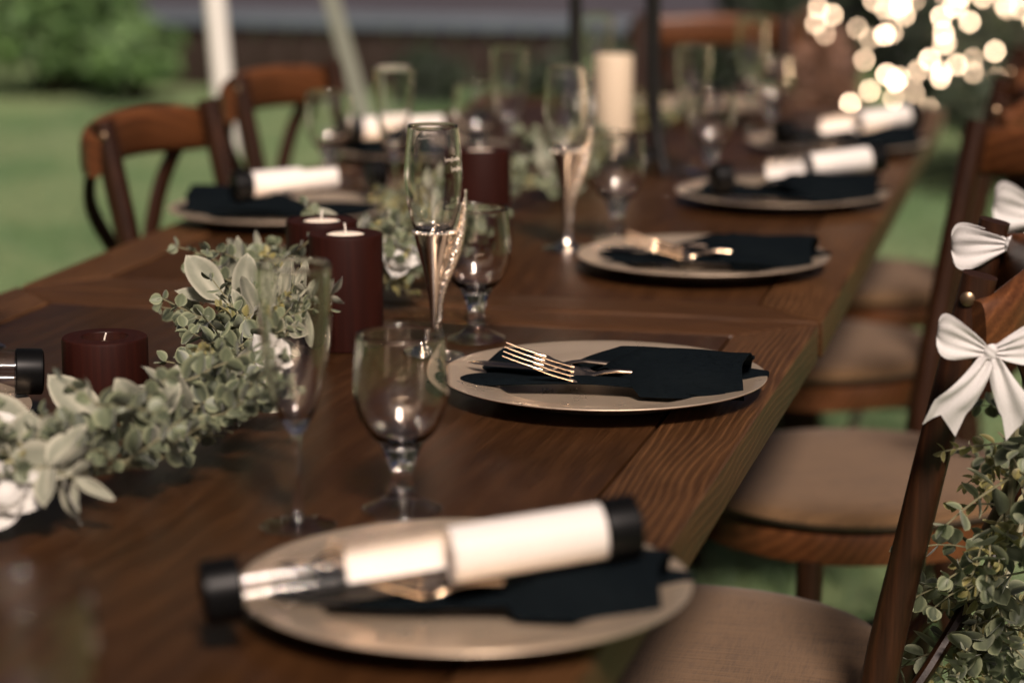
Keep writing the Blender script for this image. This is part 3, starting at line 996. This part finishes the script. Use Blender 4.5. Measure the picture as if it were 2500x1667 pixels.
def knife_mesh():
    bm = bmesh.new()
    rings = []
    for s in np.linspace(0, 0.21, 30):
        if s < 0.105:
            w = 0.0060 * min(1, (s / 0.02)) ** 0.5 + 0.0004; h_ = 0.0009
        elif s < 0.118:
            w = 0.0045; h_ = 0.0030
        else:
            w = 0.0045 + 0.0030 * (s - 0.118) / 0.092; h_ = 0.0030
        rings.append([bm.verts.new((s, w * math.cos(a), 0.003 + h_ * math.sin(a))) for a in [2 * math.pi * k / 12 for k in range(12)]])
    for a, b2 in zip(rings, rings[1:]):
        for k in range(12):
            bm.faces.new((a[k], a[(k + 1) % 12], b2[(k + 1) % 12], b2[k]))
    bm.faces.new(rings[0]); bm.faces.new(rings[-1][::-1])
    return from_bm('knife', bm, True, 60)
KNIFE = knife_mesh()

def cutlery(px, py, rz, where):
    for nm, me, dx, dy, dz, a, lab in (
            ('fork', FORK, -0.100, -0.004, 0.0215, -2, 'silver fork nearer the centrepiece on the napkin of ' + where),
            ('fork', FORK, -0.0640, -0.042, 0.0185, 7, 'silver fork overlapping the other fork on the napkin of ' + where),
            ('knife', KNIFE, -0.142, 0.006, 0.0165, -3, 'silver table knife tucked into the napkin of ' + where)):
        c, s = math.cos(rz), math.sin(rz)
        o = obj(nm, me, 'steel', None, (px + dx * c - dy * s, py + dx * s + dy * c, TZ + 0.006 + dz), (R(34) if nm == 'fork' else R(12), R(1), rz + R(a)))
        tag(o, lab, nm, 'silver cutlery')

def acrylic_tube(a, b, label, r=0.0205, seed=0, roll=0.0):
    A, B = Vector(a), Vector(b)
    Ld = (B - A).length
    t = thing('clear_tube', label, 'tube', A, 0, 'clear tubes with black caps')
    t.rotation_mode = 'QUATERNION'
    t.rotation_quaternion = (B - A).to_track_quat('Z', 'X') @ Quaternion((0, 0, 1), roll)
    obj('tube_wall', lathe('tube_wall', [(r, 0.010), (r, Ld - 0.010)], 48), 'acrylic', t)
    cp = lathe('end_cap', [(0, 0), (r * 0.92, 0), (r * 1.08, 0.0015), (r * 1.10, 0.004), (r * 1.10, 0.026), (r * 1.04, 0.027), (r * 1.03, 0.0262), (0, 0.0262)], 40)
    obj('end_cap', cp, 'black', t, (0, 0, -0.002))
    o = obj('end_cap', cp, 'black', t, (0, 0, Ld + 0.002), (R(180), 0, 0))
    def sheet(u, v, z0, z1, a0, a1, rr):
        an = a0 + (a1 - a0) * v
        return (rr * math.cos(an), rr * math.sin(an), z0 + (z1 - z0) * u)
    obj('paper_band', grid_sheet('paper_band', lambda u, v: sheet(u, v, Ld * 0.56, Ld - 0.022, 0, 2 * math.pi, r * 0.975), 6, 48), 'paper', t)
    obj('paper_roll', grid_sheet('paper_roll', lambda u, v: sheet(u, v, Ld * 0.33, Ld * 0.56, R(225), R(330), r * 0.93), 6, 16), 'paper', t)
    return t

P1, P2, P3, P4, P5 = (-0.137, -1.150), (-0.176, -0.432), (-0.192, 0.322), (-0.165, 0.950), (-0.150, 1.640)
plate(*P1, 'champagne charger plate closest to the camera, under a clear tube')
plate(*P2, 'champagne charger plate in sharp focus just before the table joint')
plate(*P3, 'champagne charger plate first beyond the table joint, without a tube')
plate(*P4, 'champagne charger plate second beyond the table joint on the bow side')
plate(*P5, 'champagne charger plate at the far end on the bow side')
plate(-0.872, 0.605, 'champagne charger plate in front of the chair across the far table')
plate(-0.835, -0.760, 'champagne charger plate at the picture edge beside the short candle')
plate(-0.87, 1.36, 'champagne charger plate before the second chair across the far table')
plate(-0.50, 2.22, 'champagne charger plate at the head of the far table')

NAPS = [(P1, 0.10, 'dark napkin under the clear tube closest to the camera', 1), (P2, 0.03, 'dark napkin with two forks on the sharply focused plate', 2), (P3, 0.04, 'dark napkin with forks on the first plate beyond the table joint', 3),
        (P4, 0.08, 'dark napkin under the tube second beyond the table joint', 4), (P5, 0.12, 'dark napkin under the farthest tube on the bow side', 5),
        ((-0.872, 0.605), 3.2, 'dark napkin under the tube across the far table', 6), ((-0.835, -0.760), 3.25, 'dark napkin beside the short candle at the picture edge', 7), ((-0.87, 1.36), 3.1, 'dark napkin before the second chair across the far table', 8), ((-0.5, 2.22), 1.6, 'dark napkin at the head of the far table', 9)]
for (p, rz, lab, sd) in NAPS:
    napkin(p[0] + 0.008, p[1] - 0.005, rz, lab, sd)
cutlery(*P2, 0.03, 'the sharply focused plate')
cutlery(*P3, 0.06, 'the plate beyond the table joint')
cutlery(*P1, 0.10, 'the plate closest to the camera')

acrylic_tube((-0.285, -1.292, TZ + .043), (-0.012, -1.150, TZ + .070), 'clear tube with white paper and black caps closest to the camera', seed=1)
acrylic_tube((-0.262, 0.885, TZ + .045), (-0.020, 1.035, TZ + .066), 'clear tube with white paper second beyond the table joint', seed=2)
acrylic_tube((-0.240, 1.505, TZ + .045), (-0.010, 1.690, TZ + .066), 'clear tube with white paper at the far end of the bow side', seed=3)
acrylic_tube((-0.740, 0.700, TZ + .062), (-0.925, 0.555, TZ + .056), 'clear tube with white paper on the plate before the chair across the table', seed=4)
acrylic_tube((-0.690, -0.655, TZ + .044), (-0.960, -0.790, TZ + .060), 'clear tube with black cap at the picture edge beside the short candle', seed=5)
acrylic_tube((-0.76, 1.43, TZ + .062), (-0.98, 1.30, TZ + .056), 'clear tube with white paper before the second chair across the table', seed=6)

# ------------------------------------------------------------------ glassware
def hollow(prof_outer, wall):
    return prof_outer
GOB_OUT = smooth_prof([(0.0165, 0.0572), (0.0270, 0.0670), (0.0355, 0.0820), (0.0392, 0.0980), (0.0395, 0.1120), (0.0383, 0.1300), (0.0362, 0.1505)], 6)
GOB_IN = smooth_prof([(0.0343, 0.1505), (0.0362, 0.1300), (0.0373, 0.1120), (0.0369, 0.0985), (0.0330, 0.0838), (0.0240, 0.0695), (0.0120, 0.0625), (0.0, 0.0612)], 6)
GOB_BOWL = lathe('bowl', [(0.0, 0.0566)] + GOB_OUT + [(0.0358, 0.1514), (0.0350, 0.1516)] + GOB_IN, 72, 60)
GOB_STEM = lathe('stem', smooth_prof([(0.0, 0.0562), (0.0158, 0.0562), (0.0166, 0.0550), (0.0140, 0.0490), (0.0120, 0.0440), (0.0105, 0.0390), (0.0092, 0.0320), (0.0090, 0.0240), (0.0100, 0.0190)], 4), 40)
GOB_FOOT = lathe('foot', smooth_prof([(0.0, 0.0190), (0.0105, 0.0185), (0.0125, 0.0165), (0.0130, 0.0140), (0.0200, 0.0095), (0.0290, 0.0055), (0.0335, 0.0035), (0.0340, 0.0018), (0.0325, 0.0004)], 4) + [(0.0, 0.0004)], 56, 30)
def goblet(x, y, label, parts=None):
    global GOBP
    if GOBP is None:
        t = thing('water_goblet', label, 'glass', (x, y, TZ), 0, 'stemmed water goblets')
        obj('bowl', GOB_BOWL, 'glass', t)
        obj('stem', GOB_STEM, 'glass', t); obj('foot', GOB_FOOT, 'foot_glass', t)
        GOBP = t
    else:
        t = copy_tree(GOBP)
        t.location = (x, y, TZ); t['label'] = label
    t.rotation_euler.z = random.uniform(0, 6)
    return t
GOBP = None
FL_OUT = smooth_prof([(0.0046, 0.0785), (0.0090, 0.0840), (0.0170, 0.1000), (0.0235, 0.1250), (0.0278, 0.1550), (0.0298, 0.1850), (0.0300, 0.2175)], 6)
FL_IN = smooth_prof([(0.0286, 0.2175), (0.0284, 0.1850), (0.0264, 0.1550), (0.0219, 0.1252), (0.0148, 0.1005), (0.0060, 0.0880), (0.0, 0.0868)], 6)
FL_BOWL = lathe('bowl', [(0.0, 0.0780)] + FL_OUT + [(0.0297, 0.2184), (0.0290, 0.2185)] + FL_IN, 64, 60)
FL_STEM = lathe('stem', smooth_prof([(0.0, 0.0776), (0.0044, 0.0776), (0.0042, 0.0740), (0.0037, 0.0600), (0.0035, 0.0300), (0.0040, 0.0130), (0.0065, 0.0070)], 5), 28)
FL_FOOT = lathe('foot', smooth_prof([(0.0, 0.0072), (0.0065, 0.0068), (0.0150, 0.0045), (0.0260, 0.0024), (0.0315, 0.0016), (0.0318, 0.0009)], 4) + [(0.0, 0.0004)], 48, 30)
FLP = None
def flute(x, y, label):
    global FLP
    if FLP is None:
        t = thing('champagne_flute', label, 'glass', (x, y, TZ), 0, 'plain champagne flutes')
        obj('bowl', FL_BOWL, 'glass', t); obj('stem', FL_STEM, 'glass', t); obj('foot', FL_FOOT, 'foot_glass', t)
        FLP = t
    else:
        t = copy_tree(FLP); t.location = (x, y, TZ); t['label'] = label
    t.rotation_euler.z = random.uniform(0, 6)
    return t

TBP = None
def toasting_flute(x, y, label, rz):
    global TBP
    if TBP is not None:
        t = copy_tree(TBP); t.location = (x, y, TZ); t['label'] = label; t.rotation_euler.z = rz
        return t
    t = thing('toasting_flute', label, 'glass', (x, y, TZ), rz, 'toasting flutes with silver split stems')
    bo = smooth_prof([(0.0205, 0.1380), (0.0262, 0.1560), (0.0300, 0.1780), (0.0314, 0.2000), (0.0300, 0.2250), (0.0268, 0.2525)], 6)
    bi = smooth_prof([(0.0254, 0.2525), (0.0286, 0.2250), (0.0300, 0.2000), (0.0286, 0.1790), (0.0249, 0.1580), (0.0195, 0.1430), (0.0120, 0.1408), (0.0, 0.1405)], 6)
    obj('bowl', lathe('bowl', [(0.0, 0.1378)] + bo + [(0.0265, 0.2534), (0.0258, 0.2535)] + bi, 72, 60), 'glass', t)
    cone = smooth_prof([(0.0218, 0.1372), (0.0200, 0.1280), (0.0150, 0.1080), (0.0095, 0.0850), (0.0058, 0.0620), (0.0042, 0.0400), (0.0042, 0.0230), (0.0060, 0.0140)], 5)
    cm = lathe('cup', cone, 40)
    cm.transform(Matrix.Translation((0, 0, 0)))
    obj('cup', cm, 'silver', t)
    obj('foot', lathe('foot', smooth_prof([(0.0, 0.0165), (0.0062, 0.0150), (0.0100, 0.0095), (0.0180, 0.0052), (0.0280, 0.0030), (0.0325, 0.0022), (0.0330, 0.0010)], 5) + [(0.0, 0.0004)], 48, 30), 'silver', t)
    # beaded collar, each bead shaped on one ring
    bm = bmesh.new()
    for k in range(30):
        a = 2 * math.pi * k / 30
        bmesh.ops.create_uvsphere(bm, u_segments=8, v_segments=6, radius=0.0021, matrix=Matrix.Translation((0.0222 * math.cos(a), 0.0222 * math.sin(a), 0.1378)))
    obj('beaded_collar', from_bm('beaded_collar', bm, True, 180), 'silver_rough', t)
    # the sweeping second stem with its leaf
    sw = spline([(0.006, 0, 0.010), (0.0045, -0.0005, 0.030), (0.0052, -0.001, 0.055), (0.0105, -0.002, 0.080), (0.0190, -0.003, 0.104), (0.0275, -0.003, 0.130), (0.0335, -0.002, 0.155), (0.0350, 0, 0.184)], 6)
    n = len(sw)
    obj('swept_stem', swept('swept_stem', sw, [0.0036 + 0.0022 * math.exp(-((i / n - 0.62) / 0.16) ** 2) - 0.0022 * (i / n) ** 3 for i in range(n)], n=14, sx=0.8, sy=1.3), 'silver_rough', t)
    def lf(u, v):
        w = 0.0075 * math.sin(math.pi * min(1, u ** 0.8)) ** 0.7 + 0.0003
        c = Vector((0.0235 + 0.0118 * u, 0, 0.132 + 0.052 * u))
        return c + Vector((0.0016 * (1 - (2 * v - 1) ** 2), (2 * v - 1) * w, 0.0015 * math.sin(12 * u)))
    obj('leaf_ornament', grid_sheet('leaf_ornament', lf, 16, 8, 0.0012), 'silver_rough', t)
    bm = bmesh.new()
    for k in range(14):
        f = k / 13
        p = sw[int((0.45 + 0.4 * f) * (n - 1))]
        bmesh.ops.create_uvsphere(bm, u_segments=8, v_segments=6, radius=0.0017 + 0.0012 * math.sin(math.pi * f), matrix=Matrix.Translation(p + Vector((0.001 * math.sin(k * 2), -0.0035, 0.001 * math.cos(k * 3)))))
    obj('rosette_beads', from_bm('rosette_beads', bm, True, 180), 'silver_rough', t)
    # etched script: two short lines near the upper right and a dotted line below the rim
    def bowl_r(z):
        pr = [(0.0215, 0.1370), (0.0262, 0.1560), (0.0300, 0.1780), (0.0314, 0.2000), (0.0300, 0.2250), (0.0268, 0.2530)]
        for (r0, z0), (r1, z1) in zip(pr, pr[1:]):
            if z <= z1: return r0 + (r1 - r0) * (z - z0) / (z1 - z0)
        return pr[-1][0]
    def onbowl(a, z):
        r_ = bowl_r(z) + 0.0004
        return (r_ * math.cos(a), r_ * math.sin(a), z)
    for z0, a0, amp, n_ in ((0.2185, R(-62), 0.0022, 46), (0.2080, R(-48), 0.0024, 34)):
        pts = [onbowl(a0 + 0.016 * i + 0.010 * math.sin(i * 1.25), z0 + amp * (math.sin(i * 1.25 + 1) * (1.4 if i % 17 < 4 else 0.6) + 0.3 * math.sin(i * 0.7))) for i in range(n_)]
        obj('etched_line', swept('etched_line', pts, 0.00024, n=4), 'etch', t)
    bm = bmesh.new()
    for k in range(8):
        p = onbowl(R(-118 + 4.6 * k), 0.2415 - 0.0006 * math.sin(k))
        bmesh.ops.create_uvsphere(bm, u_segments=6, v_segments=4, radius=0.0005, matrix=Matrix.Translation(p))
    q = obj('etched_dots', from_bm('etched_dots', bm), 'etch', t)
    q['kind'] = 'stuff'
    TBP = t
    return t

toasting_flute(-0.3905, -0.297, 'engraved toasting flute with silver split stem on the near table', R(10))
toasting_flute(-0.4010, 0.440, 'engraved toasting flute with silver split stem beyond the table joint', R(10))
goblet(-0.2535, -0.9085, 'clear water goblet standing behind the nearest tube')
goblet(-0.3680, -0.2000, 'clear water goblet right behind the toasting flute on the near table')
goblet(-0.3480, 0.5350, 'clear water goblet beside the toasting flute beyond the joint')
goblet(-0.2580, -1.635, 'blurred water goblet at the bottom corner near the camera')
goblet(-0.9200, 1.000, 'clear water goblet behind the tube across the far table')
goblet(-0.72, 1.20, 'clear water goblet before the second chair across the table')
goblet(-0.31, 1.16, 'clear water goblet behind the black lantern on the bow side')
goblet(-0.30, 1.86, 'clear water goblet near the far tube on the bow side')
goblet(-0.72, 2.20, 'clear water goblet at the far head of the table')
flute(-0.3230, -0.9750, 'plain champagne flute standing before the near garland')
flute(-0.8950, -0.375, 'plain champagne flute cut by the picture edge behind the short candle')
flute(-0.7350, 0.745, 'plain champagne flute behind the plate across the far table')
flute(-0.655, 1.17, 'plain champagne flute in the middle of the far table beside the lantern')
flute(-0.36, 1.28, 'plain champagne flute next to the black lantern')
flute(-0.35, 1.94, 'plain champagne flute near the far end on the bow side')
flute(-0.66, 1.95, 'plain champagne flute near the head of the far table')

# ------------------------------------------------------------------ candles
def wood_candle(x, y, h_, r, label, wick_dx, depth=0.014):
    t = thing('wood_candle_holder', label, 'candle', (x, y, TZ), random.uniform(0, 6), 'stained wood tealight holders')
    ri = r * 0.54
    obj('holder', lathe('holder', [(0, 0), (r * 0.985, 0), (r, 0.002), (r, h_ - 0.003), (r * 0.985, h_ - 0.0008), (r * 0.96, h_), (ri * 1.03, h_), (ri, h_ - 0.001), (ri, h_ - depth), (0, h_ - depth)], 64, 30), 'holder', t)
    obj('tealight', lathe('tealight', [(0, 0), (ri * 0.93, 0), (ri * 0.94, 0.010), (ri * 0.88, 0.0105), (0, 0.0100)], 40, 30), 'wax', t, (0, 0, h_ - depth + 0.0008))
    obj('wick', swept('wick', spline([(0, 0, 0), (0.0005, 0, 0.006), (wick_dx, 0.001, 0.013)], 3), 0.0009, n=8), 'wick', t, (0, 0, h_ - depth + 0.0105))
wood_candle(-0.637, -0.622, 0.075, 0.042, 'short dark red wooden tealight holder at the bend of the garland', -0.003, 0.020)
wood_candle(-0.501, -0.262, 0.127, 0.041, 'tall dark red wooden tealight holder standing foremost of the pair', 0.0, 0.0125)
wood_candle(-0.556, -0.176, 0.127, 0.041, 'tall dark red wooden tealight holder half hidden behind the other', 0.0, 0.0125)
wood_candle(-0.512, 0.395, 0.142, 0.042, 'tall dark red wooden tealight holder on the far table behind the toasting flute', 0.0, 0.014)

# ------------------------------------------------------------------ lantern
ln = thing('lantern', 'black iron lantern holding an ivory pillar candle on the far table', 'lantern', (-0.502, 1.30, TZ), R(13))
for sx in (-1, 1):
    for sy in (-1, 1):
        pts = spline([(sx * 0.086, sy * 0.086, 0.003), (sx * 0.078, sy * 0.078, 0.04), (sx * 0.068, sy * 0.068, 0.12), (sx * 0.066, sy * 0.066, 0.36)], 5)
        obj('post', swept('post', pts, 0.009, n=8, square=0.4), 'iron', ln)
obj('floor', box('floor', 0.150, 0.150, 0.008, 0.001, 0.022), 'iron', ln)
obj('top_frame', box('top_frame', 0.150, 0.150, 0.012, 0.002, 0.355), 'iron', ln)
obj('roof', lathe('roof', [(0.075, 0.367), (0.060, 0.385), (0.03, 0.405), (0.012, 0.412), (0, 0.412)], 4, 20), 'iron', ln)
obj('pillar_candle', lathe('pillar_candle', [(0, 0.030), (0.0325, 0.030), (0.0335, 0.032), (0.0335, 0.192), (0.0320, 0.196), (0.022, 0.194), (0, 0.190)], 40, 40), 'ivory', ln)

# ------------------------------------------------------------------ ribbon bows and the chair swag
def bow(label, loc, rot, s=1.0, tails=True, lift=0.35, seed=0):
    t = thing('ribbon_bow', label, 'bow', loc, 0, 'white ribbon bows on the chair')
    t.rotation_euler = rot
    t.scale = (s, s, s)
    rr = random.Random(seed)
    for sg in (-1, 1):
        def loop(u, v, sg=sg):
            # a soft ribbon loop: out along x and back, wide at the far end
            a = 2 * math.pi * u
            out = (0.5 * (1 - math.cos(a))) ** 0.85
            x = sg * (0.006 + 0.066 * out)
            y = 0.012 * math.sin(a) * (0.35 + 0.65 * out)
            w = 0.0065 + 0.024 * min(1, out) ** 0.75 * math.sqrt(max(0.0, 1 - min(1, out) ** 7)) + 0.004 * out
            k = 2 * v - 1
            z = k * w + lift * abs(x) * 0.9 - 0.006 * out
            y += 0.0022 * math.sin(k * 11 + sg + 2 * u) * (1.25 - out) + 0.0022 * math.sin(k * 4.0 + 5 * out + sg) * out + 0.003 * math.cos(k * 2.5) * out
            return (x, y, z)
        obj('loop', grid_sheet('loop', loop, 36, 14, 0.0007, 80), 'ribbon', t)
    if tails:
        for sg in (-1, 1):
            def tail(u, v, sg=sg):
                k = 2 * v - 1
                w = 0.008 + 0.016 * min(1, u * 1.3)
                x = sg * (0.004 + 0.034 * u + 0.018 * u * u)
                z = -0.006 - 0.082 * u
                if u > 0.85: z -= (u - 0.85) / 0.15 * 0.022 * abs(k)
                return (x + k * w * 0.95, -0.006 - 0.010 * math.sin(3 * u) + 0.0045 * math.sin(k * 5 + 4 * u) * (1.1 - 0.6 * u), z + k * w * sg * 0.30)
            obj('tail', grid_sheet('tail', tail, 24, 10, 0.0007, 80), 'ribbon', t)
    def knot(u, v):
        a = 2 * math.pi * v
        k = 2 * u - 1
        r_ = 0.0072 + 0.0022 * (1 - k * k) + 0.0007 * math.sin(7 * k + 2 * a)
        r_ *= (max(0.0, 1 - abs(k) ** 8)) ** 0.25
        return (r_ * math.cos(a) * 0.95 + 0.001 * k, r_ * math.sin(a) * 0.85 - 0.001, 0.0105 * k + 0.0012 * math.sin(2 * a))
    obj('knot', grid_sheet('knot', knot, 14, 18, 0, 80), 'ribbon', t)
    return t
bow('large white ribbon bow with hanging tails above the leafy swag', (0.214, -0.602, TZ + 0.096), (R(4), R(4), R(12)), 0.69, True, 0.42, 1)
bow('white ribbon bow behind the chair post, above the large bow', (0.218, -0.205, TZ + 0.132), (R(5), R(-3), R(10)), 0.86, False, 0.10, 2)
bow('white ribbon bow cut by the picture edge on the next chair', (0.252, 0.290, TZ + 0.090), (R(5), R(4), R(10)), 1.0, True, 0.30, 3)

sw_path = [(0.238, -0.555, TZ + 0.02), (0.236, -0.535, TZ - 0.06), (0.226, -0.500, TZ - 0.15), (0.212, -0.450, TZ - 0.22), (0.222, -0.380, TZ - 0.22), (0.245, -0.300, TZ - 0.12), (0.235, -0.215, TZ + 0.06)]
garland('leafy_swag', 'eucalyptus swag tied to the back of the chair below the white bows', 'garland', sw_path, 0.055, 0.06, 84, (0.72, 0.0, 0.28), None, (0.22, -0.45, TZ - 0.1), (), 300, None, (), Vector((0.1, -0.4, -0.2)), 1.22)

# ------------------------------------------------------------------ string lights on a shrub behind the table end
bush(0.05, 6.9, 0.95, 0.40, 0.55, 'tree', 'dark shrub wrapped in glowing string lights behind the table end', 31, 2200, 0.045)
bush(-0.75, 7.0, 0.26, 0.22, 0.42, 'rust', 'copper-leaved bush behind the far head of the table', 32, 1500, 0.04)
ls = thing('string_lights', 'glowing warm string lights wound over the dark shrub', 'string lights', (0.0, 6.6, 0))
r_ = random.Random(5)
pts = []
for k in range(230):
    f = k / 229
    x = -0.66 + 1.75 * abs(((f * 9.0) % 2) - 1) + r_.gauss(0, 0.07)
    z = 0.34 + 0.70 * f + r_.gauss(0, 0.06) + 0.05 * math.sin(f * 40) + 0.10 * max(0.0, 0.4 - x) * (1 - f)
    y = -0.06 + r_.gauss(0, 0.08) - 0.15 * math.cos(x * 1.4)
    pts.append((x, y, z))
wire = [(0.1, 0.1, 0.01), (-0.1, 0.0, 0.3)] + pts
obj('wire', swept('wire', wire, 0.0018, n=4, cap=True), 'wire', ls)
bme = lathe('bulb', [(0, 0.012), (0.004, 0.010), (0.007, 0.003), (0.0075, -0.002), (0.005, -0.007), (0, -0.009)], 10, 180)
for p in pts:
    obj('bulb', bme, 'bulb', ls, p)
